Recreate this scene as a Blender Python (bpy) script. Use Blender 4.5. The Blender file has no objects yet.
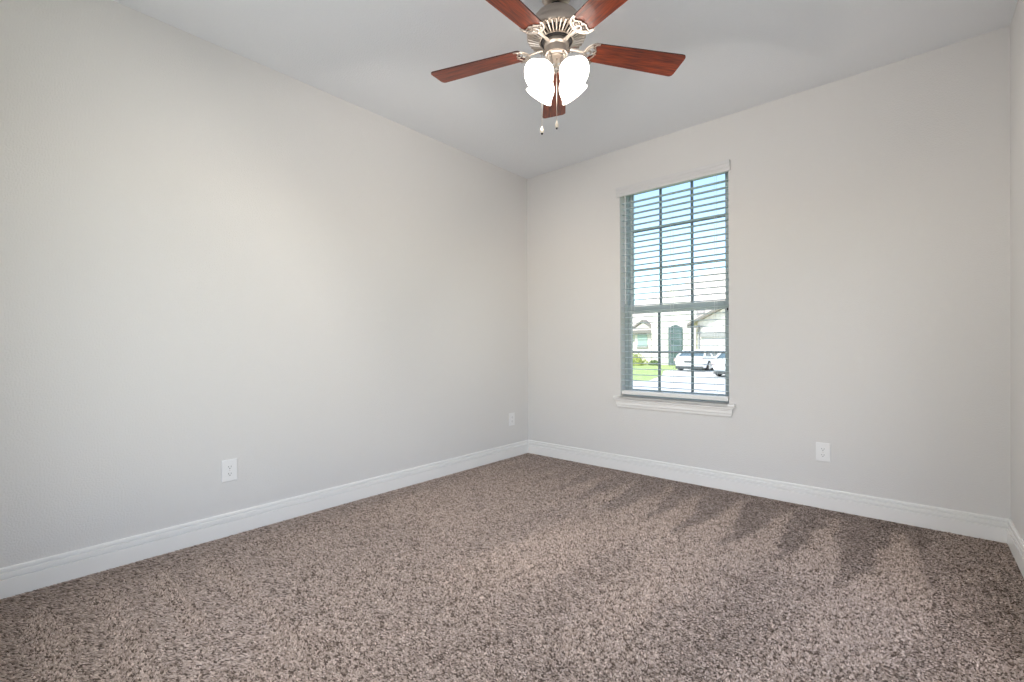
import bpy, math, random
import numpy as np
from mathutils import Vector, Matrix
random.seed(4)
S = bpy.context.scene
C = S.collection
PI = math.pi

# ------------------------------------------------------------------ camera
W, D, H = 3.301, 3.75, 2.743            # room width (x), depth (-y), height
cam_data = bpy.data.cameras.new('camera')
cam_data.sensor_width = 36.0
cam_data.lens = 459.25 / 1024 * 36.0
cam_data.shift_y = (349.08 - 341.0) / 1024
cam_data.clip_start = 0.02
cam_data.clip_end = 400
cam = bpy.data.objects.new('camera', cam_data)
C.objects.link(cam)
yaw, pitch, roll = 0.7183, -0.0032, -0.005
F = Vector((-math.sin(yaw) * math.cos(pitch), math.cos(yaw) * math.cos(pitch), math.sin(pitch)))
R = Vector((math.cos(yaw), math.sin(yaw), 0))
U = R.cross(F)
R, U = R * math.cos(roll) + U * math.sin(roll), U * math.cos(roll) - R * math.sin(roll)
cam.matrix_world = Matrix(((R.x, U.x, -F.x, 2.9129), (R.y, U.y, -F.y, -3.5735), (R.z, U.z, -F.z, 1.0537), (0, 0, 0, 1)))
S.camera = cam

# ------------------------------------------------------------------ view, sky, sun
S.view_settings.view_transform = 'Standard'
S.view_settings.look = 'None'
S.view_settings.gamma = 1.0
S.view_settings.use_curve_mapping = False
S.view_settings.exposure = 0.0
S.cycles.use_denoising = True
S.cycles.max_bounces = 14
S.cycles.diffuse_bounces = 8
S.cycles.transparent_max_bounces = 16
S.cycles.sample_clamp_indirect = 6.0
S.cycles.caustics_reflective = False
S.cycles.caustics_refractive = False

world = bpy.data.worlds.new('sky')
S.world = world
world.use_nodes = True
wn, wl = world.node_tree.nodes, world.node_tree.links
bg = wn['Background']
sky = wn.new('ShaderNodeTexSky')
sky.sky_type = 'NISHITA'
sky.sun_disc = False
sky.sun_elevation = math.radians(48)
sky.sun_rotation = math.radians(160)
sky.air_density = 1.0
sky.dust_density = 0.8
wl.new(sky.outputs['Color'], bg.inputs['Color'])
bg.inputs['Strength'].default_value = 0.40

sun_data = bpy.data.lights.new('sun', 'SUN')
sun_data.energy = 6.5
sun_data.angle = math.radians(0.6)
sun_data.color = (1.0, 0.95, 0.88)
sun = bpy.data.objects.new('sun', sun_data)
sun.rotation_euler = Vector((0.25, 0.75, -0.85)).to_track_quat('-Z', 'Y').to_euler()
C.objects.link(sun)

def lamp(name, kind, loc, energy, color, direction=None, size=0.1, spot=None, parent=None):
    d = bpy.data.lights.new(name, kind)
    d.energy = energy
    d.color = color
    if kind == 'AREA':
        d.shape = 'DISK'
        d.size = size
    else:
        d.shadow_soft_size = size
    if spot:
        d.spot_size = math.radians(spot)
        d.spot_blend = 0.6
    o = bpy.data.objects.new(name, d)
    o.location = loc
    if direction is not None:
        o.rotation_euler = Vector(direction).to_track_quat('-Z', 'Y').to_euler()
    o.parent = parent
    C.objects.link(o)
    return o

# fill light added outside an opening made for it in the right-hand wall, unseen
WY0, WY1, WZ0, WZ1 = -3.00, -1.30, 0.35, 2.10
fill_side = lamp('added_fill_light', 'AREA', (W + 0.30, (WY0 + WY1) / 2, (WZ0 + WZ1) / 2), 13, (0.90, 0.955, 1.0), (-1, 0, 0.0), 1.8)
fill_side.data.shape = 'RECTANGLE'
fill_side.data.size, fill_side.data.size_y = 1.7, 1.7
# another added fill light, at an unseen opening made in the wall behind the camera
FX0, FX1 = 0.75, 2.20
fill_rear = lamp('added_fill_light', 'AREA', ((FX0 + FX1) / 2, -D - 0.30, (WZ0 + WZ1) / 2), 25, (0.95, 0.98, 1.0), (0, 1, 0.42), 1.6)
fill_rear.data.shape = 'RECTANGLE'
fill_rear.data.size, fill_rear.data.size_y = 1.6, 1.7

# ------------------------------------------------------------------ materials
def mat(name, color, rough=0.5, metal=0.0, spec=0.5, bump=None, coat=0.0):
    m = bpy.data.materials.new(name)
    m.use_nodes = True
    nt = m.node_tree
    p = nt.nodes['Principled BSDF']
    p.inputs['Base Color'].default_value = (*color, 1)
    p.inputs['Roughness'].default_value = rough
    p.inputs['Metallic'].default_value = metal
    p.inputs['Specular IOR Level'].default_value = spec
    p.inputs['Coat Weight'].default_value = coat
    if bump:
        scale, strength, dist = bump
        tc = nt.nodes.new('ShaderNodeTexCoord')
        n = nt.nodes.new('ShaderNodeTexNoise')
        n.inputs['Scale'].default_value = scale
        n.inputs['Detail'].default_value = 3
        b = nt.nodes.new('ShaderNodeBump')
        b.inputs['Strength'].default_value = strength
        b.inputs['Distance'].default_value = dist
        nt.links.new(tc.outputs['Object'], n.inputs['Vector'])
        nt.links.new(n.outputs['Fac'], b.inputs['Height'])
        nt.links.new(b.outputs['Normal'], p.inputs['Normal'])
    return m

def mottle(m, c1, c2, scale, stretch=(1, 1, 1), detail=4, lo=0.35, hi=0.65, rough=None):
    """noise-driven colour between c1 and c2"""
    nt = m.node_tree
    p = nt.nodes['Principled BSDF']
    tc = nt.nodes.new('ShaderNodeTexCoord')
    mp = nt.nodes.new('ShaderNodeMapping')
    mp.inputs['Scale'].default_value = stretch
    n = nt.nodes.new('ShaderNodeTexNoise')
    n.inputs['Scale'].default_value = scale
    n.inputs['Detail'].default_value = detail
    r = nt.nodes.new('ShaderNodeValToRGB')
    r.color_ramp.elements[0].position = lo
    r.color_ramp.elements[1].position = hi
    r.color_ramp.elements[0].color = (*c1, 1)
    r.color_ramp.elements[1].color = (*c2, 1)
    nt.links.new(tc.outputs['Object'], mp.inputs['Vector'])
    nt.links.new(mp.outputs['Vector'], n.inputs['Vector'])
    nt.links.new(n.outputs['Fac'], r.inputs['Fac'])
    nt.links.new(r.outputs['Color'], p.inputs['Base Color'])
    return m

M = {}
M['wall'] = mat('wall_paint', (0.68, 0.670, 0.658), 0.75, spec=0.25, bump=(140, 0.5, 0.004))
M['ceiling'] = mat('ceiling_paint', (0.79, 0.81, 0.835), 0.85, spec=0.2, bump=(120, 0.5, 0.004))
M['trim'] = mat('white_trim_paint', (0.82, 0.815, 0.80), 0.35, spec=0.4)
M['carpet_back'] = mat('carpet_backing', (0.22, 0.176, 0.15), 0.95, spec=0.1)
M['nickel'] = mat('brushed_nickel', (0.56, 0.49, 0.43), 0.40, metal=1.0)
M['nickel_bright'] = mat('bright_nickel', (0.56, 0.49, 0.43), 0.34, metal=1.0)
M['black'] = mat('black_metal', (0.015, 0.012, 0.012), 0.45)
M['wood'] = mottle(mat('cherry_veneer', (0.3, 0.06, 0.02), 0.36, spec=0.4, coat=0.2), (0.060, 0.007, 0.003), (0.32, 0.052, 0.011), 9, (1.2, 14, 14), 6, 0.3, 0.72)
M['wood_edge'] = mat('dark_wood_edge', (0.07, 0.014, 0.008), 0.4)
M['plastic'] = mat('white_plastic', (0.80, 0.80, 0.80), 0.3)
M['slot'] = mat('dark_slot', (0.06, 0.06, 0.06), 0.6)
M['blind'] = mat('white_blind_vinyl', (0.70, 0.76, 0.78), 0.4)
nt = M['blind'].node_tree
_mx, _tl = nt.nodes.new('ShaderNodeMixShader'), nt.nodes.new('ShaderNodeBsdfTranslucent')
_tl.inputs['Color'].default_value = (.75, .82, .85, 1)
_mx.inputs['Fac'].default_value = 0.4
nt.links.new(nt.nodes['Principled BSDF'].outputs[0], _mx.inputs[1])
nt.links.new(_tl.outputs[0], _mx.inputs[2])
nt.links.new(_mx.outputs[0], nt.nodes['Material Output'].inputs['Surface'])
M['valance'] = mat('white_valance', (0.64, 0.64, 0.64), 0.45)
M['cord'] = mat('white_cord', (0.75, 0.77, 0.77), 0.8)
M['frame'] = mat('grey_window_vinyl', (0.42, 0.48, 0.49), 0.45)
M['muntin'] = mat('slate_muntin_paint', (0.17, 0.21, 0.225), 0.5)
M['fob'] = mat('cream_fob', (0.75, 0.66, 0.55), 0.4)

def glass_mat(name, tint=(1, 1, 1), refl=0.06):
    m = bpy.data.materials.new(name)
    m.use_nodes = True
    nt = m.node_tree
    nt.nodes.clear()
    out = nt.nodes.new('ShaderNodeOutputMaterial')
    mix = nt.nodes.new('ShaderNodeMixShader')
    tr = nt.nodes.new('ShaderNodeBsdfTransparent')
    tr.inputs['Color'].default_value = (*tint, 1)
    gl = nt.nodes.new('ShaderNodeBsdfGlossy')
    gl.inputs['Roughness'].default_value = 0.02
    mix.inputs['Fac'].default_value = refl
    nt.links.new(tr.outputs[0], mix.inputs[1])
    nt.links.new(gl.outputs[0], mix.inputs[2])
    nt.links.new(mix.outputs[0], out.inputs['Surface'])
    return m
M['glass'] = glass_mat('window_glass', (0.965, 0.985, 0.98), 0.03)

def glow_mat(name, base, emit, strength):
    m = mat(name, base, 0.35)
    p = m.node_tree.nodes['Principled BSDF']
    p.inputs['Emission Color'].default_value = (*emit, 1)
    p.inputs['Emission Strength'].default_value = strength
    return m
M['shade'] = glow_mat('lit_frosted_glass', (0.85, 0.84, 0.82), (1.0, 0.93, 0.84), 5.0)
nt = M['shade'].node_tree
_mx, _tr = nt.nodes.new('ShaderNodeMixShader'), nt.nodes.new('ShaderNodeBsdfTransparent')
_mx.inputs['Fac'].default_value = 0.04
nt.links.new(nt.nodes['Principled BSDF'].outputs[0], _mx.inputs[1])
nt.links.new(_tr.outputs[0], _mx.inputs[2])
nt.links.new(_mx.outputs[0], nt.nodes['Material Output'].inputs['Surface'])
M['bulb'] = glow_mat('lit_bulb', (0.9, 0.9, 0.9), (1.0, 0.93, 0.82), 6.0)

# ------------------------------------------------------------------ mesh helpers
class MB:
    def __init__(self):
        self.v, self.f = [], []
    def add(self, verts, faces):
        k = len(self.v)
        self.v += [tuple(p) for p in verts]
        self.f += [tuple(i + k for i in q) for q in faces]
        return self
    def box(self, x0, x1, y0, y1, z0, z1):
        return self.add([(x, y, z) for z in (z0, z1) for y in (y0, y1) for x in (x0, x1)],
                        [(0, 2, 3, 1), (4, 5, 7, 6), (0, 1, 5, 4), (2, 6, 7, 3), (0, 4, 6, 2), (1, 3, 7, 5)])
    def lathe(self, prof, n=32, loc=(0, 0, 0), axis=(0, 0, 1), caps=True):
        """prof: list of (radius, height along axis)"""
        a = Vector(axis).normalized()
        q = Vector((0, 0, 1)).rotation_difference(a)
        L = Vector(loc)
        vs, fs = [], []
        for r, h in prof:
            for i in range(n):
                t = 2 * PI * i / n
                vs.append(L + q @ Vector((r * math.cos(t), r * math.sin(t), h)))
        for j in range(len(prof) - 1):
            for i in range(n):
                fs.append((j * n + i, j * n + (i + 1) % n, (j + 1) * n + (i + 1) % n, (j + 1) * n + i))
        if caps:
            fs.append(tuple(range(n - 1, -1, -1)))
            k = (len(prof) - 1) * n
            fs.append(tuple(k + i for i in range(n)))
        return self.add(vs, fs)
    def tube(self, pts, r, n=8, flat=None):
        """round tube along pts; r a number or one per point; flat scales the section vertically"""
        P = [Vector(p) for p in pts]
        rs = r if isinstance(r, (list, tuple)) else [r] * len(P)
        vs, fs = [], []
        for i, p in enumerate(P):
            t = (P[min(i + 1, len(P) - 1)] - P[max(i - 1, 0)]).normalized()
            up = Vector((0, 0, 1)) if abs(t.z) < 0.95 else Vector((1, 0, 0))
            s = t.cross(up).normalized()
            u = s.cross(t)
            for k in range(n):
                a = 2 * PI * k / n
                vs.append(p + s * rs[i] * math.cos(a) + u * rs[i] * math.sin(a) * (flat or 1))
        for i in range(len(P) - 1):
            for k in range(n):
                fs.append((i * n + k, i * n + (k + 1) % n, (i + 1) * n + (k + 1) % n, (i + 1) * n + k))
        fs.append(tuple(range(n - 1, -1, -1)))
        fs.append(tuple((len(P) - 1) * n + i for i in range(n)))
        return self.add(vs, fs)
    def prism(self, outline, fn, d0, d1):
        """extrude a 2D outline: fn(a, b, d) -> point"""
        n = len(outline)
        vs = [fn(a, b, d0) for a, b in outline] + [fn(a, b, d1) for a, b in outline]
        fs = [tuple(range(n - 1, -1, -1)), tuple(range(n, 2 * n))]
        fs += [(i, (i + 1) % n, n + (i + 1) % n, n + i) for i in range(n)]
        return self.add(vs, fs)
    def build(self, name, m, parent=None, smooth=False, bevel=0, loc=None):
        me = bpy.data.meshes.new(name)
        me.from_pydata(self.v, [], self.f)
        me.update()
        import bmesh
        bm = bmesh.new()
        bm.from_mesh(me)
        bmesh.ops.recalc_face_normals(bm, faces=bm.faces)
        bm.to_mesh(me)
        bm.free()
        me.materials.append(m)
        o = bpy.data.objects.new(name, me)
        C.objects.link(o)
        o.parent = parent
        if loc is not None:
            o.location = loc
        if smooth:
            me.polygons.foreach_set('use_smooth', [True] * len(me.polygons))
            try:
                me.set_sharp_from_angle(angle=math.radians(38))
            except Exception:
                pass
        if bevel:
            b = o.modifiers.new('bevel', 'BEVEL')
            b.width = bevel
            b.segments = 2
            b.limit_method = 'ANGLE'
        return o

def struct(o):
    o['kind'] = 'structure'
    return o

def tag(o, label, cat, group=None):
    o['label'] = label
    o['category'] = cat
    if group:
        o['group'] = group
    return o

def thing(name, label, cat, loc=(0, 0, 0), rotz=0.0, group=None):
    o = bpy.data.objects.new(name, None)
    o.empty_display_size = 0.1
    o.location = loc
    o.rotation_euler = (0, 0, rotz)
    C.objects.link(o)
    return tag(o, label, cat, group)

def copy_thing(root, loc, rotz, label):
    r = root.copy()
    C.objects.link(r)
    r.location = loc
    r.rotation_euler = (0, 0, rotz)
    r['label'] = label
    for ch in root.children:
        c = ch.copy()
        C.objects.link(c)
        c.parent = r
        for g in ch.children:
            d = g.copy()
            C.objects.link(d)
            d.parent = c
    return r

# ------------------------------------------------------------------ room shell
TW = 0.16
OX0, OX1, OZ0, OZ1 = 1.022, 1.897, 0.622, 2.405            # window opening
struct(MB().box(-TW, 0, -D - TW, TW, -0.1, H + 0.1).build('wall_left', M['wall']))
b = MB()
b.box(0, OX0, 0, TW, -0.1, H + 0.1).box(OX1, W, 0, TW, -0.1, H + 0.1)
b.box(OX0, OX1, 0, TW, -0.1, OZ0).box(OX0, OX1, 0, TW, OZ1, H + 0.1)
struct(b.build('wall_back', M['wall']))
b = MB()
b.box(W, W + TW, -D - TW, WY0, -0.1, H + 0.1).box(W, W + TW, WY1, TW, -0.1, H + 0.1)
b.box(W, W + TW, WY0, WY1, -0.1, WZ0).box(W, W + TW, WY0, WY1, WZ1, H + 0.1)  # out-of-view opening, added only to let the side fill in
struct(b.build('wall_right', M['wall']))
b = MB()
b.box(0, FX0, -D - TW, -D, -0.1, H + 0.1).box(FX1, W, -D - TW, -D, -0.1, H + 0.1)
b.box(FX0, FX1, -D - TW, -D, -0.1, WZ0).box(FX0, FX1, -D - TW, -D, WZ1, H + 0.1)  # added opening behind the camera for the rear fill
struct(b.build('wall_front', M['wall']))
struct(MB().box(-0.6, W + 0.6, -D - 2.4, -D - TW, 2.45, 2.6).build('sun_block_slab', M['ceiling']))  # unseen slab added to keep direct sun out of the front opening
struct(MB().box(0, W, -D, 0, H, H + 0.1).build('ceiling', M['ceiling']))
struct(MB().box(0, W, -D, 0, -0.1, 0).build('floor', M['carpet_back']))

# baseboards: flat board, then a bead and a thin top lip divided by two grooves
BP = [(0, 0), (0.0150, 0), (0.0150, 0.0785), (0.0145, 0.0800), (0.0035, 0.0805), (0.0030, 0.0880), (0.0130, 0.0890), (0.0135, 0.0905), (0.0130, 0.1055),
      (0.0115, 0.1080), (0.0025, 0.1085), (0.0025, 0.1145), (0.0100, 0.1155), (0.0105, 0.1170), (0.0095, 0.1260), (0.0065, 0.1297), (0, 0.1297)]
struct(MB().prism(BP, lambda d, z, s: (d, s, z), -D, 0).build('baseboard_left', M['trim']))
struct(MB().prism(BP, lambda d, z, s: (s, -d, z), 0.0, W).build('baseboard_back', M['trim']))
struct(MB().prism(BP, lambda d, z, s: (W - d, s, z), -D, 0).build('baseboard_right', M['trim']))
struct(MB().prism(BP, lambda d, z, s: (s, -D + d, z), 0.0, W).build('baseboard_front', M['trim']))

# ------------------------------------------------------------------ carpet pile: tufts leaning along the vacuum tracks
def carpet():
    rng = np.random.default_rng(7)
    sp = 0.0060
    xs = np.arange(0.017, W - 0.016, sp)
    ys = np.arange(-D + 0.02, -0.016, sp)
    X, Y = np.meshgrid(xs, ys)
    X = X.ravel() + rng.uniform(-.45, .45, X.size) * sp
    Y = Y.ravel() + rng.uniform(-.45, .45, Y.size) * sp
    X = np.clip(X, 0.0155, W - 0.0155)
    Y = np.clip(Y, -D + .01, -0.0155)
    n = X.size
    # value noise for soft irregularity
    def vnoise(x, y, s, seed):
        g = np.random.default_rng(seed).uniform(-1, 1, (80, 80))
        u, v = x / s + 40, y / s + 40
        i, j = np.floor(u).astype(int) % 79, np.floor(v).astype(int) % 79
        a, c = u - np.floor(u), v - np.floor(v)
        a, c = a * a * (3 - 2 * a), c * c * (3 - 2 * c)
        return (g[i, j] * (1 - a) + g[i + 1, j] * a) * (1 - c) + (g[i, j + 1] * (1 - a) + g[i + 1, j + 1] * a) * c
    t = np.zeros(n)                                            # +1: swept towards the window wall, -1: swept back
    wob = vnoise(X, Y, .12, 3) * .03 + rng.normal(0, .011, n)
    # strokes run out from the window wall: narrow at the wall, wide a metre out
    apex = [0.17, 0.42, 0.62, 0.83, 1.05, 1.29, 1.57, 1.80, 2.05, 2.31, 2.56, 2.87]
    d = -Y
    near = np.full(n, -0.75)
    for k, a in enumerate(apex):
        w = np.clip((d - 0.13) * 0.125, 0, 0.122)
        if k == len(apex) - 1:
            w = w * 1.1
        c = a - 0.02 * d
        inside = (np.abs(X + wob - c) < w) & (d > 0.13)
        near = np.where(inside, 0.95, near)
    mid = vnoise(X, Y, .35, 11) * .45 + .5
    # second row of strokes further out
    for a, y0, y1, ww, val in [(2.10, 1.15, 2.3, .10, .8), (2.42, 1.1, 2.2, .09, -.05), (2.68, 1.25, 2.6, .12, .7), (1.82, 1.2, 2.4, .10, .0),
                               (1.50, 1.0, 2.1, .10, .7), (2.98, 1.2, 2.4, .13, .1), (1.20, .9, 2.0, .1, .0)]:
        w = np.clip((d - y0) * .3, 0, ww)
        ins = (np.abs(X + wob - a + .05 * (d - y0)) < w) & (d < y1 + wob * 3)
        mid = np.where(ins, val, mid)
    edge = 1.02 + wob * 2 + vnoise(X, Y, .22, 5) * .12
    blend = np.clip((d - edge) / .10 + .5, 0, 1)
    t = near * (1 - blend) + mid * blend
    t = np.where((X > 2.98 + wob) & (d < 1.3), -.2, t)
    # strokes that leave the left wall
    t = np.where((X < 1.15 + wob * 5) & (Y < -2.65 + wob * 4), -.25, t)
    for yc, y_w, x0, x1 in [(-3.24, .055, .22, 1.1), (-3.06, .05, .2, 1.0), (-2.84, .035, .25, 1.35), (-3.43, .05, .25, .9)]:
        w = np.clip((X - x0) * .35 + .006, 0, y_w)
        ins = (np.abs(Y + wob - yc) < w) & (X < x1 + wob * 4) & (X > x0)
        t = np.where(ins, .95, t)
    lw = (X < .2 + wob * 1.5) & (Y < -.9)
    t = np.where(lw, -.7, t)
    t = np.clip(t + vnoise(X, Y, .045, 9) * .25, -1, 1)
    # grain colour
    cell = 0.0072
    ci = (np.floor((X * .87 + Y * .5) / cell) * 7919 + np.floor((Y * .87 - X * .5) / cell) * 104729).astype(np.int64)
    cr = np.random.default_rng(1).uniform(0, 1, 65536)[ci % 65536]
    val = .55 * cr + .45 * rng.uniform(0, 1, n)
    pal = np.array([(.14, .105, .086), (.345, .272, .23), (.50, .405, .35), (.62, .51, .45), (.76, .64, .57)])
    th = np.array([.27, .40, .60, .80])
    col = pal[np.searchsorted(th, val)]
    col = col * rng.uniform(.88, 1.12, (n, 1))
    h = rng.uniform(.0060, .0095, n)
    r = rng.uniform(.0036, .0052, n)
    lx = rng.normal(0, .0030, n)
    ly = rng.normal(0, .0030, n) - (1 - t) * .0061
    h = h * (1 - .14 * (1 - t))
    ang = rng.uniform(0, 2 * PI, n)
    V = np.zeros((n, 4, 3), np.float32)
    for k in range(3):
        V[:, k, 0] = np.clip(X + r * np.cos(ang + k * 2 * PI / 3), .0138, W - .0138)
        V[:, k, 1] = np.clip(Y + r * np.sin(ang + k * 2 * PI / 3), -D, -.0138)
        V[:, k, 2] = 0.0006
    V[:, 3, 0] = np.clip(X + lx, .014, W - .014)
    V[:, 3, 1] = np.clip(Y + ly, -D, -.014)
    V[:, 3, 2] = h
    base = (np.arange(n) * 4)[:, None]
    Fc = np.concatenate([base + np.array([[0, 1, 3]]), base + np.array([[1, 2, 3]]), base + np.array([[2, 0, 3]])], axis=1).reshape(-1)
    me = bpy.data.meshes.new('carpet_pile')
    me.vertices.add(n * 4)
    me.vertices.foreach_set('co', V.ravel())
    me.loops.add(len(Fc))
    me.loops.foreach_set('vertex_index', Fc.astype(np.int32))
    nf = len(Fc) // 3
    me.polygons.add(nf)
    me.polygons.foreach_set('loop_start', np.arange(0, nf * 3, 3, dtype=np.int32))
    me.update(calc_edges=True)
    at = me.attributes.new('yarn', 'FLOAT_COLOR', 'POINT')
    cc = np.ones((n, 4, 4), np.float32)
    cc[:, :, :3] = col[:, None, :]
    at.data.foreach_set('color', cc.ravel())
    m = mat('carpet_yarn', (.3, .25, .22), 0.95, spec=0.05)
    nt = m.node_tree
    an = nt.nodes.new('ShaderNodeAttribute')
    an.attribute_name = 'yarn'
    nt.links.new(an.outputs['Color'], nt.nodes['Principled BSDF'].inputs['Base Color'])
    me.materials.append(m)
    o = bpy.data.objects.new('carpet_pile', me)
    C.objects.link(o)
    o['kind'] = 'stuff'
    tag(o, 'speckled brown and beige carpet pile with vacuum tracks covering the floor', 'carpet')
carpet()

# ------------------------------------------------------------------ window
def frame_rect(b, x0, x1, z0, z1, y0, y1, l, r, bt, tp):
    b.box(x0, x0 + l, y0, y1, z0, z1).box(x1 - r, x1, y0, y1, z0, z1)
    b.box(x0 + l, x1 - r, y0, y1, z0, z0 + bt).box(x0 + l, x1 - r, y0, y1, z1 - tp, z1)
    return b
b = MB()
frame_rect(b, OX0, OX1, OZ0 + .012, OZ1, .088, TW, .030, .030, .022, .012)
win = struct(b.build('window_1', M['frame'], bevel=.002))
GX0, GX1 = 1.078, 1.842
us = MB()
frame_rect(us, OX0 + .03, OX1 - .03, 1.345, OZ1 - .012, .126, .148, .03, .03, .05, .02)
us.build('upper_sash', M['frame'], win, bevel=.002)
ls = MB()
frame_rect(ls, OX0 + .03, OX1 - .03, .656, 1.402, .096, .122, GX0 - OX0 - .03, OX1 - .03 - GX1, .036, .063)
ls.build('lower_sash', M['frame'], win, bevel=.003)
gu = MB()
for x in (1.326, 1.585):
    gu.box(x - .009, x + .009, .128, .145, 1.39, OZ1 - .03)
for z in (1.715, 2.052):
    gu.box(OX0 + .06, OX1 - .06, .129, .144, z - .009, z + .009)
gu.build('upper_muntin_grid', M['muntin'], win)
gl = MB()
for x in (1.322, 1.594):
    gl.box(x - .009, x + .009, .102, .118, .69, 1.34)
gl.box(GX0 - .002, GX1 + .002, .103, .117, 1.002, 1.020)
gl.build('lower_muntin_grid', M['muntin'], win)
MB().box(OX0 + .055, OX1 - .055, .135, .138, 1.39, OZ1 - .028).build('upper_glass', M['glass'], win)
MB().box(GX0 - .004, GX1 + .004, .108, .111, .688, 1.343).build('lower_glass', M['glass'], win)
MB().box(1.857, 1.869, .088, .098, 1.325, 1.345).build('sash_latch', M['black'], win)
# stool and moulded apron
b = MB()
ST = [(.088, .612), (.088, .636), (-.030, .636), (-.036, .633), (-.038, .624), (-.036, .615), (-.030, .612)]
b.prism(ST, lambda y, z, s: (s, y, z), OX0 + .001, OX1 - .001)
b.prism([q for q in ST if q[0] < 0] + [(-.0005, .612), (-.0005, .636)], lambda y, z, s: (s, y, z), .970, 1.941)
sill = struct(b.build('trim_1', M['trim'], smooth=False))
AP = [(-.0005, .612), (-.030, .612), (-.030, .602), (-.024, .596), (-.022, .586), (-.019, .583), (-.019, .566), (-.014, .558), (-.012, .545), (-.006, .536), (-.0005, .536)]
vs = [(1.006 + y * .9, y, z) for y, z in AP] + [(1.904 - y * .9, y, z) for y, z in AP]
na = len(AP)
fs = [tuple(range(na - 1, -1, -1)), tuple(range(na, 2 * na))] + [(i, (i + 1) % na, na + (i + 1) % na, na + i) for i in range(na)]
struct(MB().add(vs, fs).build('trim_2', M['trim']))

# ------------------------------------------------------------------ blind
bl = thing('window_blind', 'white horizontal slat blind with open slats hanging in the window', 'blind', (1.46, 0, 2.36))
def lz(z): return z - 2.36
def lx(x): return x - 1.46
VP = [(-.0006, 2.335), (-.012, 2.335), (-.014, 2.342), (-.014, 2.358), (-.018, 2.364), (-.018, 2.384), (-.024, 2.393), (-.026, 2.402), (-.026, 2.411), (-.0006, 2.411)]
val = MB().prism(VP, lambda y, z, s: (lx(s), y, lz(z)), .997, 1.911).build('valance', M['valance'], bl)
MB().box(lx(1.030), lx(1.889), .008, .062, lz(2.352), lz(2.400)).build('headrail', M['blind'], bl)
SX0, SX1 = 1.028, 1.888
sb = MB()
arc = [(-.025, -.0012), (-.0125, .0006), (0, .0014), (.0125, .0006), (.025, -.0012)]
outl = [(y, z + .0014) for y, z in arc] + [(y, z - .0014) for y, z in reversed(arc)]
sb.prism(outl, lambda y, z, s: (s, y, z), lx(SX0), lx(SX1))
pitch_z, z_first = .0487, .722
slat = None
for k in range(33):
    z = z_first + k * pitch_z
    if z > 2.335:
        break
    if slat is None:
        slat = sb.build('slat', M['blind'], bl)
        o = slat
    else:
        o = slat.copy()
        C.objects.link(o)
        o.parent = bl
    o.location = (0, .036, lz(z))
MB().box(lx(SX0), lx(SX1), .011, .061, lz(.650), lz(.684)).build('bottom_rail', M['trim'], bl, bevel=.004)
for x in (1.125, 1.46, 1.795):
    for y in (.0085, .0635):
        MB().tube([(lx(x), y, lz(.66)), (lx(x), y, lz(2.36))], .0011, 6).build('ladder_cord', M['cord'], bl)
w = MB().tube([(lx(1.075), -.004, lz(2.33)), (lx(1.075), -.004, lz(1.42))], .004, 8).build('tilt_wand', M['cord'], bl)

# ------------------------------------------------------------------ outlets
def outlet(label, loc, rotz, proto=None):
    if proto:
        return copy_thing(proto, loc, rotz, label)
    t = thing('electrical_outlet', label, 'outlet', loc, rotz, 'duplex outlets near the baseboards')
    pw, ph = .0395, .060
    b = MB()
    o1 = [(-pw, -ph), (pw, -ph), (pw, ph), (-pw, ph)]
    o2 = [(-pw + .004, -ph + .004), (pw - .004, -ph + .004), (pw - .004, ph - .004), (-pw + .004, ph - .004)]
    vs = [(x, -.0005, z) for x, z in o1] + [(x, -.0055, z) for x, z in o1] + [(x, -.0070, z) for x, z in o2]
    fs = [(3, 2, 1, 0), (8, 9, 10, 11)]
    for a in (0, 4):
        fs += [(a + i, a + (i + 1) % 4, a + 4 + (i + 1) % 4, a + 4 + i) for i in range(4)]
    b.add(vs, fs).build('cover_plate', M['plastic'], t)
    for s in (-1, 1):
        zc = s * .0195
        b = MB()
        out = [(.0165 * math.cos(a), max(-.0135, min(.0135, .0175 * math.sin(a)))) for a in [i * 2 * PI / 24 for i in range(24)]]
        b.prism(out, lambda a, c, d: (a, d, zc + c), -.006, -.0085)
        rc = b.build('receptacle', M['plastic'], t)
        sl = MB()
        sl.box(-.0075, -.0055, -.0089, -.008, zc - .002, zc + .006)
        sl.box(.0055, .0075, -.0089, -.008, zc - .002, zc + .006)
        sl.lathe([(.0026, 0), (.0026, .0009)], 12, (0, -.008, zc - .0075), (0, -1, 0))
        sl.build('slots', M['slot'], rc)
    MB().lathe([(.0035, 0), (.0032, .001)], 12, (0, -.006, 0), (0, -1, 0)).build('screw', M['nickel'], t)
    return t
po = outlet('white duplex outlet on left wall, nearest to the camera', (0, -2.674, .369), PI / 2)
outlet('white duplex outlet on left wall close to the far corner', (0, -.252, .366), PI / 2, po)
outlet('white duplex outlet on the window wall right of window', (2.470, 0, .366), 0, po)

# ------------------------------------------------------------------ ceiling fan
FCX, FCY = 1.645, -1.793
fan = thing('ceiling_fan', 'five blade ceiling fan with cherry blades, nickel body and four lit shades', 'ceiling fan', (FCX, FCY, H))
def fz(z): return z - H
MB().lathe([(.072, -.0005), (.074, -.012), (.068, -.045), (.052, -.068), (.040, -.074)], 40).build('canopy', M['nickel'], fan, smooth=True)
MB().lathe([(.030, -.072), (.030, -.112)], 24).build('neck', M['black'], fan, smooth=True)
MB().lathe([(.036, -.108), (.068, -.115), (.098, -.132), (.115, -.154), (.121, -.172), (.122, -.180), (.132, -.190), (.140, -.205), (.140, -.220),
            (.136, -.226), (.120, -.2265)], 56).build('motor_housing', M['nickel'], fan, smooth=True)
MB().lathe([(.118, -.222), (.078, -.240), (.070, -.254), (.050, -.254)], 48).build('flywheel', M['black'], fan, smooth=True)
rb = MB()
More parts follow.
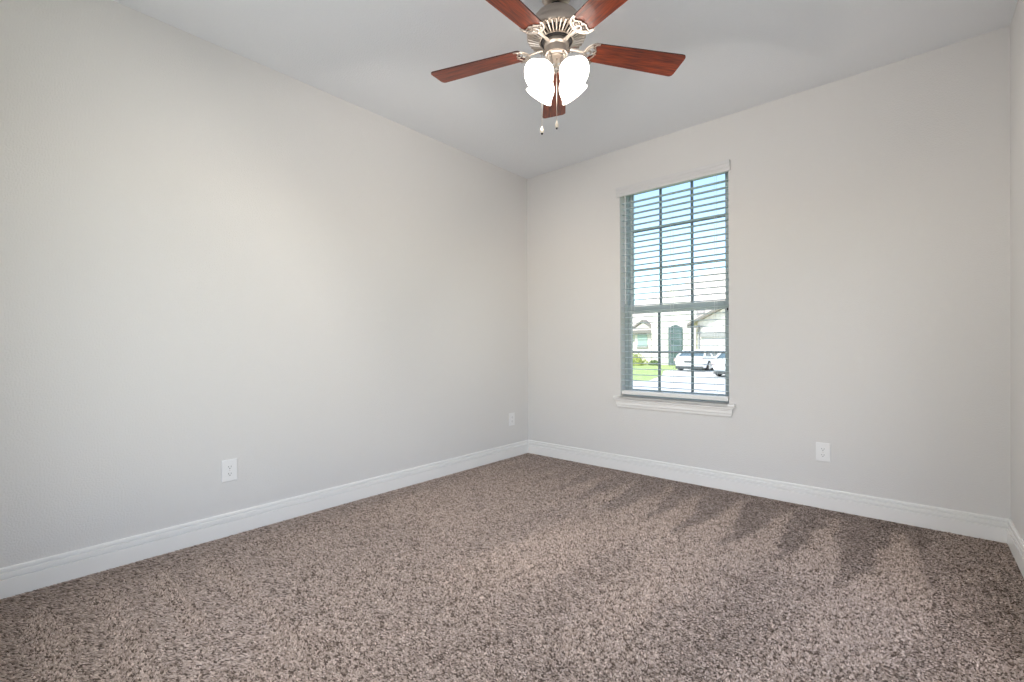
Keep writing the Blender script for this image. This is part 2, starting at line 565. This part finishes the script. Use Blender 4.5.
for k in range(40):
    a = 2 * PI * k / 40
    c, s = math.cos(a), math.sin(a)
    p0, p1 = Vector((c * .134, s * .134, -.2275)), Vector((c * .078, s * .078, -.2465))
    rb.tube([p0, p1], [.0052, .0034], 6)
rb.lathe([(.076, -.241), (.081, -.241), (.081, -.2495), (.076, -.2495), (.076, -.241)], 48, caps=False)
rb.build('vent_grille', M['nickel_bright'], fan, smooth=True)
MB().lathe([(.030, -.248), (.056, -.249), (.060, -.253), (.059, -.268), (.051, -.276), (.049, -.300), (.052, -.303), (.052, -.309), (.040, -.312)], 40).build('switch_housing', M['nickel'], fan, smooth=True)
MB().lathe([(.046, -.306), (.046, -.312), (.041, -.318), (.037, -.3195), (.037, -.323), (.034, -.3255), (.004, -.326), (.004, -.334), (.0005, -.336)], 32).build('fitter_cap', M['nickel'], fan, smooth=True)

BZ, BR, TH0, PH = fz(2.475), .655, math.radians(127.0), math.radians(9.5)
def blade_outline():
    pts = []
    hr, ht = .054, .071
    # curled root edge (bracket side)
    for s, r in [(-1, .186), (-.93, .176), (-.80, .171), (-.62, .172), (-.46, .179), (-.34, .190), (-.20, .196), (-.08, .190), (0, .184),
                 (.08, .190), (.20, .196), (.34, .190), (.46, .179), (.62, .172), (.80, .171), (.93, .176), (1, .186)]:
        pts.append((r, s * hr))
    for r in (.30, .45, BR - .02):
        pts.append((r, hr + (ht - hr) * (r - .186) / (BR - .186)))
    for a in (25, 55, 90):
        pts.append((BR - .02 + .02 * math.sin(math.radians(a)), ht - .02 + .02 * math.cos(math.radians(a))))
    for a in (90, 55, 25):
        pts.append((BR - .02 + .02 * math.sin(math.radians(a)), -(ht - .02 + .02 * math.cos(math.radians(a)))))
    for r in (BR - .02, .45, .30):
        pts.append((r, -(hr + (ht - hr) * (r - .186) / (BR - .186))))
    return pts
bo = blade_outline()
blade0 = MB().prism(bo, lambda a, c, d: (a, c, d), -.003, .003).build('blade', M['wood'], fan)
blade0.data.materials.append(M['wood_edge'])
for p in blade0.data.polygons:
    if abs(p.normal.z) < .5:
        p.material_index = 1
def lathe_pts(c, r, n=16, z=0):
    return [(c[0] + r * math.cos(2 * PI * i / n), c[1] + r * math.sin(2 * PI * i / n), z) for i in range(n + 1)]
br = MB()
zb = -.0065
outer = []
for i in range(21):
    a = -PI / 2 + PI * i / 20
    outer.append((.200 - .058 * math.cos(a) ** .8, .058 * math.sin(a), zb))
br.tube(outer, [.0036 + .0026 * math.sin(PI * i / 20) for i in range(21)], 8, .55)
inner = [(.200, -.054, zb), (.188, -.050, zb), (.180, -.042, zb), (.186, -.028, zb), (.195, -.014, zb), (.190, -.004, zb), (.184, 0, zb),
         (.190, .004, zb), (.195, .014, zb), (.186, .028, zb), (.180, .042, zb), (.188, .050, zb), (.200, .054, zb)]
br.tube(inner, .0036, 8, .6)
br.tube(lathe_pts((.160, 0), .013, 16, zb), .0042, 8, .6)
for s in (-1, 1):
    br.tube([(.150, s * .008, zb), (.160, s * .030, zb), (.174, s * .040, zb)], .0036, 8, .6)
br.tube([(.066, 0, -.004), (.090, 0, -.003), (.115, 0, zb), (.148, 0, zb)], [.012, .009, .008, .008], 10, .5)
for q in ((.172, .038), (.172, -.038), (.196, 0)):
    br.lathe([(.005, 0), (.0045, .0025)], 12, (q[0], q[1], zb - .002), (0, 0, -1))
bracket0 = br.build('blade_bracket', M['nickel_bright'], blade0, smooth=True)
for k in range(5):
    a = TH0 - k * 2 * PI / 5
    if k == 0:
        o = blade0
    else:
        o = blade0.copy()
        C.objects.link(o)
        o.parent = fan
        c = bracket0.copy()
        C.objects.link(c)
        c.parent = o
    o.location = (0, 0, BZ)
    o.rotation_euler = (-PH, 0, a)
    o.rotation_mode = 'XYZ'

# light kit
view_az = math.atan2(FCY + 3.5735, FCX - 2.9129)
TILT = math.radians(50)
shade_prof = [(.0235, .000), (.029, .008), (.043, .020), (.053, .036), (.058, .054), (.0615, .072), (.066, .086), (.0715, .094)]
for k, da in enumerate((135, -135, 45, -45)):
    a = view_az + math.radians(da)
    hd = Vector((math.cos(a), math.sin(a), 0))
    ax = (hd * math.sin(TILT) + Vector((0, 0, -math.cos(TILT)))).normalized()
    mouth = hd * .125 + Vector((0, 0, fz(2.290)))
    neck = mouth - ax * .094
    arm = MB()
    top = neck - ax * .020
    P0, P3 = hd * .040 + Vector((0, 0, -.288)), top
    P1, P2 = hd * .062 + Vector((0, 0, -.296)), top - ax * .030 + Vector((0, 0, .012))
    cv = [P0 * (1 - t) ** 3 + P1 * 3 * t * (1 - t) ** 2 + P2 * 3 * t * t * (1 - t) + P3 * t ** 3 for t in [i / 10 for i in range(11)]]
    arm.tube(cv, .007, 10)
    arm.lathe([(.008, -.022), (.019, -.017), (.025, -.007), (.0255, .004), (.022, .006)], 24, neck, ax)
    arm.build('lamp_arm', M['nickel'], fan, smooth=True)
    prof = shade_prof + [(r - .003, h) for r, h in reversed(shade_prof)]
    sh = MB().lathe(prof, 36, neck, ax, caps=False).build('lamp_shade', M['shade'], fan, smooth=True)
    MB().lathe([(.011, .004), (.012, .016), (.018, .020), (.022, .030), (.0215, .039), (.016, .046), (.008, .050), (.001, .051)], 24, neck, ax).build('light_bulb', M['bulb'], sh, smooth=True)
    lamp('fan_light', 'POINT', neck + ax * .060, 22, (1.0, 0.92, 0.83), None, .012, None, fan)
def pull_chain(x, y, z0, z1, wood):
    c = MB()
    n = int((z0 - z1) / .0045)
    c.tube([(x, y, z0), (x, y, z1)], .0009, 6)
    for i in range(n):
        c.lathe([(.0004, -.0017), (.0016, -.0008), (.0016, .0008), (.0004, .0017)], 6, (x, y, z1 + i * .0045 + .002))
    o = c.build('pull_chain', M['nickel_bright'], fan)
    MB().lathe([(.0015, .004), (.0045, -.004), (.0078, -.014), (.0082, -.022), (.0055, -.030)], 20, (x, y, z1)).build('fob', M['fob'], o, smooth=True)
    MB().lathe([(.005, -.0295), (.0052, -.033), (.003, -.037)], 16, (x, y, z1)).build('fob_tip', M['black'], o, smooth=True)
pull_chain(0, 0, -.330, fz(2.122), True)
sd = Vector((math.cos(view_az + PI / 2), math.sin(view_az + PI / 2), 0)) * .070
pull_chain(sd.x, sd.y, -.285, fz(2.100), True)

# ------------------------------------------------------------------ outdoors
GZ = -0.45
M['lawn'] = mottle(mat('grass', (.2, .3, .08), .9), (.26, .36, .10), (.42, .50, .20), 3.0)
M['concrete'] = mottle(mat('concrete', (.6, .58, .55), .85), (.58, .56, .53), (.70, .68, .65), 2.0)
M['asphalt'] = mottle(mat('street_concrete', (.6, .58, .56), .85), (.56, .55, .54), (.68, .67, .65), 1.2)
M['stucco'] = mottle(mat('cream_stone', (.72, .68, .62), .85), (.62, .57, .51), (.80, .76, .70), 4.0)
M['stucco2'] = mottle(mat('pale_brick', (.68, .66, .60), .85), (.56, .54, .48), (.74, .72, .66), 6.0)
M['roof'] = mottle(mat('tan_shingle', (.6, .52, .46), .9), (.52, .45, .40), (.70, .62, .55), 5.0)
M['fascia'] = mat('brown_grey_fascia', (.20, .185, .17), .7)
M['soffit'] = mat('grey_soffit', (.30, .30, .29), .8)
M['house_door'] = mottle(mat('dark_door', (.05, .08, .08), .3), (.05, .09, .09), (.10, .15, .155), 1.5)
M['house_glass'] = mat('house_window_glass', (.30, .42, .38), .15)
M['garage'] = mat('garage_door_paint', (.62, .60, .56), .6)
M['bush'] = mottle(mat('bush_leaves', (.2, .3, .06), .8), (.16, .24, .05), (.48, .50, .12), 5.0)
M['bush2'] = mottle(mat('dark_bush_leaves', (.1, .2, .06), .8), (.10, .16, .06), (.25, .33, .14), 6.0)
M['carpaint'] = mat('white_car_paint', (.82, .82, .82), .25, coat=.5)
M['carglass'] = mat('car_glass', (.10, .14, .16), .1)
M['tyre'] = mat('tyre_rubber', (.02, .02, .02), .8)
M['rim'] = mat('alloy_rim', (.5, .5, .5), .35, metal=.8)
M['tail'] = mat('tail_lamp', (.60, .36, .34), .3)
M['carlow'] = mat('underside_shade_and_recess', (.05, .055, .055), .6)  # dark tone for the shade under the car, also the plate recess

struct(MB().box(-60, 40, TW + .05, 90, GZ - .3, GZ - .02).build('ground', M['lawn']))
struct(MB().box(-45, 30, 7.5, 15.6, GZ - .02, GZ - .005).build('street', M['asphalt']))
struct(MB().box(-45, -8.0, 16.0, 17.4, GZ - .02, GZ).build('sidewalk', M['concrete']))
struct(MB().prism([(-5.9, 15.6), (-2.0, 15.6), (-2.0, 29.0), (-8.75, 29.0), (-8.75, 24.0), (-6.9, 19.5)], lambda x, y, z: (x, y, z), GZ - .02, GZ + .004).build('driveway', M['concrete']))

house = thing('house', 'pale stone house with arched entry and garage across the street', 'house', (-11.5, 34, GZ))
def hb(b): 
    b.v = [(x + 11.5, y - 34, z - GZ) for x, y, z in b.v]
    return b
# main body and entry tower
hb(MB().box(-22, -8.4, 34, 46, GZ, 2.45)).build('wall', M['stucco2'], house)
b = MB()
gab = [(-13.7, GZ), (-10.0, GZ), (-10.0, 4.3), (-11.85, 6.0), (-13.7, 4.3)]
b.prism(gab, lambda x, z, y: (x, y, z), 33.3, 38)
hb(b).build('entry_tower', M['stucco'], house)
# big hip roof
b = MB()
e = [(-22.6, 33.4, 2.42), (-6.5, 33.4, 2.42), (-6.5, 46.6, 2.42), (-22.6, 46.6, 2.42)]
rg = [(-10.6, 40, 8.0), (-8.4, 40, 8.0)]
b.add(e + rg, [(0, 1, 5, 4), (1, 2, 5), (2, 3, 4, 5), (3, 0, 4), (3, 2, 1, 0)])
hb(b).build('roof', M['roof'], house)
hb(MB().box(-22.6, -13.75, 33.34, 33.42, 2.22, 2.5)).build('fascia', M['fascia'], house)
# small front gable over the arched window
b = MB()
b.prism([(-15.45, GZ), (-13.95, GZ), (-13.95, 2.7), (-14.7, 3.18), (-15.45, 2.7)], lambda x, z, y: (x, y, z), 33.75, 36)
hb(b).build('front_gable', M['stucco'], house)
b = MB()
b.prism([(-15.72, 2.58), (-14.7, 3.24), (-13.68, 2.58), (-13.68, 2.74), (-14.7, 3.42), (-15.72, 2.74)], lambda x, z, y: (x, y, z), 33.60, 36)
hb(b).build('gable_rake', M['fascia'], house)
def arch(x0, x1, z0, zs, rise):
    pts = [(x0, z0), (x1, z0)]
    for i in range(13):
        t = i / 12
        x = x1 + (x0 - x1) * t
        pts.append((x, zs + rise * math.sin(PI * t)))
    return pts
wf = hb(MB().prism(arch(-15.16, -14.28, 1.10, 2.10, .20), lambda x, z, y: (x, y, z), 33.69, 33.85)).build('arched_window', M['house_glass'], house)
hb(MB().box(-15.25, -14.2, 33.63, 33.76, .98, 1.10)).build('window_sill', M['soffit'], wf)
b = MB()
b.prism(arch(-15.2, -14.24, 2.12, 2.14, .23), lambda x, z, y: (x, y, z), 33.65, 33.689)
hb(b).build('window_trim', M['soffit'], wf)
# entry door
dr = hb(MB().prism(arch(-12.22, -11.06, GZ, 2.55, .28), lambda x, z, y: (x, y, z), 33.22, 33.4)).build('entry_door', M['house_door'], house)
b = MB()
for z in (.55, 1.15, 1.75, 2.3):
    b.box(-12.05, -11.25, 33.19, 33.24, z, z + .06)
b.add(*(lambda q: (q.v, q.f))(MB().box(-12.1, -12.04, 33.19, 33.24, GZ + .1, 2.4).box(-11.26, -11.2, 33.19, 33.24, GZ + .1, 2.4)))
hb(b).build('door_panel_bars', M['muntin'], dr)
# garage wing
b = MB()
b.prism([(-8.4, GZ), (-1.6, GZ), (-1.6, 2.75), (-5.0, 4.45), (-8.4, 2.75)], lambda x, z, y: (x, y, z), 29, 40)
hb(b).build('garage_wing', M['stucco'], house)
b = MB()
b.prism([(-8.95, 2.52), (-5.0, 4.55), (-1.05, 2.52), (-1.05, 2.72), (-5.0, 4.78), (-8.95, 2.72)], lambda x, z, y: (x, y, z), 28.6, 40)
hb(b).build('garage_roof', M['roof'], house)
b = MB()
b.prism([(-8.95, 2.50), (-5.0, 4.53), (-1.05, 2.50), (-1.05, 2.66), (-5.0, 4.70), (-8.95, 2.66)], lambda x, z, y: (x, y, z), 28.5, 28.6)
b.box(-8.95, -8.2, 28.55, 29.0, 2.35, 2.52)
hb(b).build('garage_fascia', M['fascia'], house)
hb(MB().box(-8.34, -8.24, 28.9, 29.0, GZ, 2.4)).build('downspout', M['soffit'], house)
gd = hb(MB().box(-8.0, -3.0, 28.94, 29.02, GZ, 1.72)).build('garage_door', M['garage'], house)
b = MB()
b.box(-8.15, -2.85, 28.82, 28.99, 1.72, 1.98)
hb(b).build('door_top_shade', M['soffit'], house)  # grey band standing in for the shade along the garage door's top

def shrub(label, loc, r, squash, m, seed):
    rr = random.Random(seed)
    b = MB()
    # leafy mass of small leaf blades on a domed crown
    for i in range(700):
        th, ph = rr.uniform(0, 2 * PI), math.acos(rr.uniform(-.1, 1))
        q = rr.uniform(.72, 1.04) * (1 + .12 * math.sin(3 * th + seed))
        p = Vector((r * q * math.sin(ph) * math.cos(th), r * q * math.sin(ph) * math.sin(th), r * squash * (.08 + q * max(0.0, math.cos(ph)))))
        n = Vector((rr.gauss(0, 1), rr.gauss(0, 1), rr.gauss(0, 1))).normalized()
        s = n.orthogonal().normalized() * rr.uniform(.05, .09)
        t = n.cross(s)
        b.add([p - s, p + t * .6 + n * .02, p + s, p - t * .6 + n * .02], [(0, 1, 2), (0, 2, 3)])
    core = [(r * .80 * math.cos(a), max(0.0, r * .80 * squash * math.sin(a))) for a in [i * PI / 2 / 8 for i in range(8)]]
    b.lathe(core + [(.01, r * .80 * squash)], 16)
    tag(b.build('shrub', m, None, loc=loc), label, 'shrub', 'shrubs along the front of the house')
shrub('yellow-green rounded shrub under the arched window', (-14.6, 31.9, GZ), .95, .95, M['bush'], 1)
shrub('low green shrub left of the yellow-green one', (-16.4, 32.2, GZ), .8, .8, M['bush2'], 2)
shrub('small dark green shrub beside the entry door', (-13.15, 32.6, GZ), .42, .9, M['bush2'], 3)

def car(label, loc, rotz, Hc, proto=None):
    if proto:
        return copy_thing(proto, loc, rotz, label)
    t = thing('car', label, 'car', loc, rotz, 'white cars parked on the driveway')
    # rear at y=0, nose towards +y; stations of half-widths and heights
    b = MB()
    prof = [  # y, floor z, belt z, half width
        (0.00, .42, .80, .74), (.06, .34, .98, .84), (.35, .26, 1.02, .90), (1.2, .22, 1.00, .92), (2.6, .22, .98, .92), (3.4, .22, .95, .91), (4.2, .26, .82, .86), (4.6, .32, .70, .72)]
    n = 10
    ring = []
    for y, z0, z1, hw in prof:
        sec = [(-hw * .92, z0), (-hw, z0 + (z1 - z0) * .35), (-hw * .985, z0 + (z1 - z0) * .7), (-hw * .93, z1), (-hw * .4, z1 + .03), (hw * .4, z1 + .03), (hw * .93, z1),
               (hw * .985, z0 + (z1 - z0) * .7), (hw, z0 + (z1 - z0) * .35), (hw * .92, z0)]
        ring.append([(x, y, z) for x, z in sec])
    vs = [p for r_ in ring for p in r_]
    fs = [tuple(range(n))] + [tuple((len(prof) - 1) * n + i for i in range(n))]
    for j in range(len(prof) - 1):
        fs += [(j * n + i, j * n + (i + 1) % n, (j + 1) * n + (i + 1) % n, (j + 1) * n + i) for i in range(n)]
    b.add(vs, fs)
    b.build('body', M['carpaint'], t, smooth=True)
    def green(s, z1, y0a, y0b, y1b, y1a, hwa, hwb, z0):
        return [(-hwa, y0a, z0), (hwa, y0a, z0), (hwa, y1a, z0), (-hwa, y1a, z0), (-hwb, y0b, z1), (hwb, y0b, z1), (hwb, y1b, z1), (-hwb, y1b, z1)]
    FB = [(0, 3, 2, 1), (4, 5, 6, 7), (0, 1, 5, 4), (1, 2, 6, 5), (2, 3, 7, 6), (3, 0, 4, 7)]
    MB().add(green(1, 1.40, .45, 1.00, 2.35, 3.35, .82, .64, .99), FB).build('cabin_glass', M['carglass'], t)
    rf = MB().add([(-.66, .98, 1.385), (.66, .98, 1.385), (.66, 2.38, 1.385), (-.66, 2.38, 1.385), (-.60, 1.1, 1.455), (.60, 1.1, 1.455), (.60, 2.25, 1.455), (-.60, 2.25, 1.455)], FB)
    for s in (-1, 1):
        rf.tube([(s * .83, .36, 1.0), (s * .655, .97, 1.40)], .055, 6)
        rf.tube([(s * .83, 3.40, .99), (s * .655, 2.37, 1.40)], .045, 6)
        rf.tube([(s * .835, 1.75, .99), (s * .66, 1.72, 1.40)], .04, 6)
    rf.build('roof', M['carpaint'], t)
    for s in (-1, 1):
        MB().box(s * .72 - .16, s * .72 + .16, -.02 + .03, .12, .70, .86).build('tail_lamp', M['tail'], t)
        for y in (.95, 3.75):
            wv = MB().lathe([(.20, -.11), (.31, -.11), (.335, -.07), (.335, .07), (.31, .11), (.20, .11)], 24, (s * .82, y, .335), (1, 0, 0)).build('wheel', M['tyre'], t, smooth=True)
            MB().lathe([(.02, 0), (.20, 0), (.21, .02), (.19, .03), (.05, .015)], 16, (s * .925, y, .335), (s, 0, 0)).build('rim', M['rim'], wv, smooth=True)
    MB().box(-.80, .80, .02, 4.4, .17, .34).build('underbody_shade', M['carlow'], t)  # dark block standing in for the shade below bumper and body
    MB().box(-.26, .26, -.015, .03, .60, .72).build('plate_recess', M['carlow'], t)
    for o in t.children:
        if not o.name.startswith('wheel'):
            for v in o.data.vertices:
                v.co.z *= .90
    return t
c1 = car('white sedan further up the driveway, seen whole from behind', (-7.28, 24.2, GZ + .004), 0.0, 1.45)
car('white car at the right edge of the window, nearer on the driveway', (-3.72, 20.0, GZ + .004), 0.0, 1.45, c1)
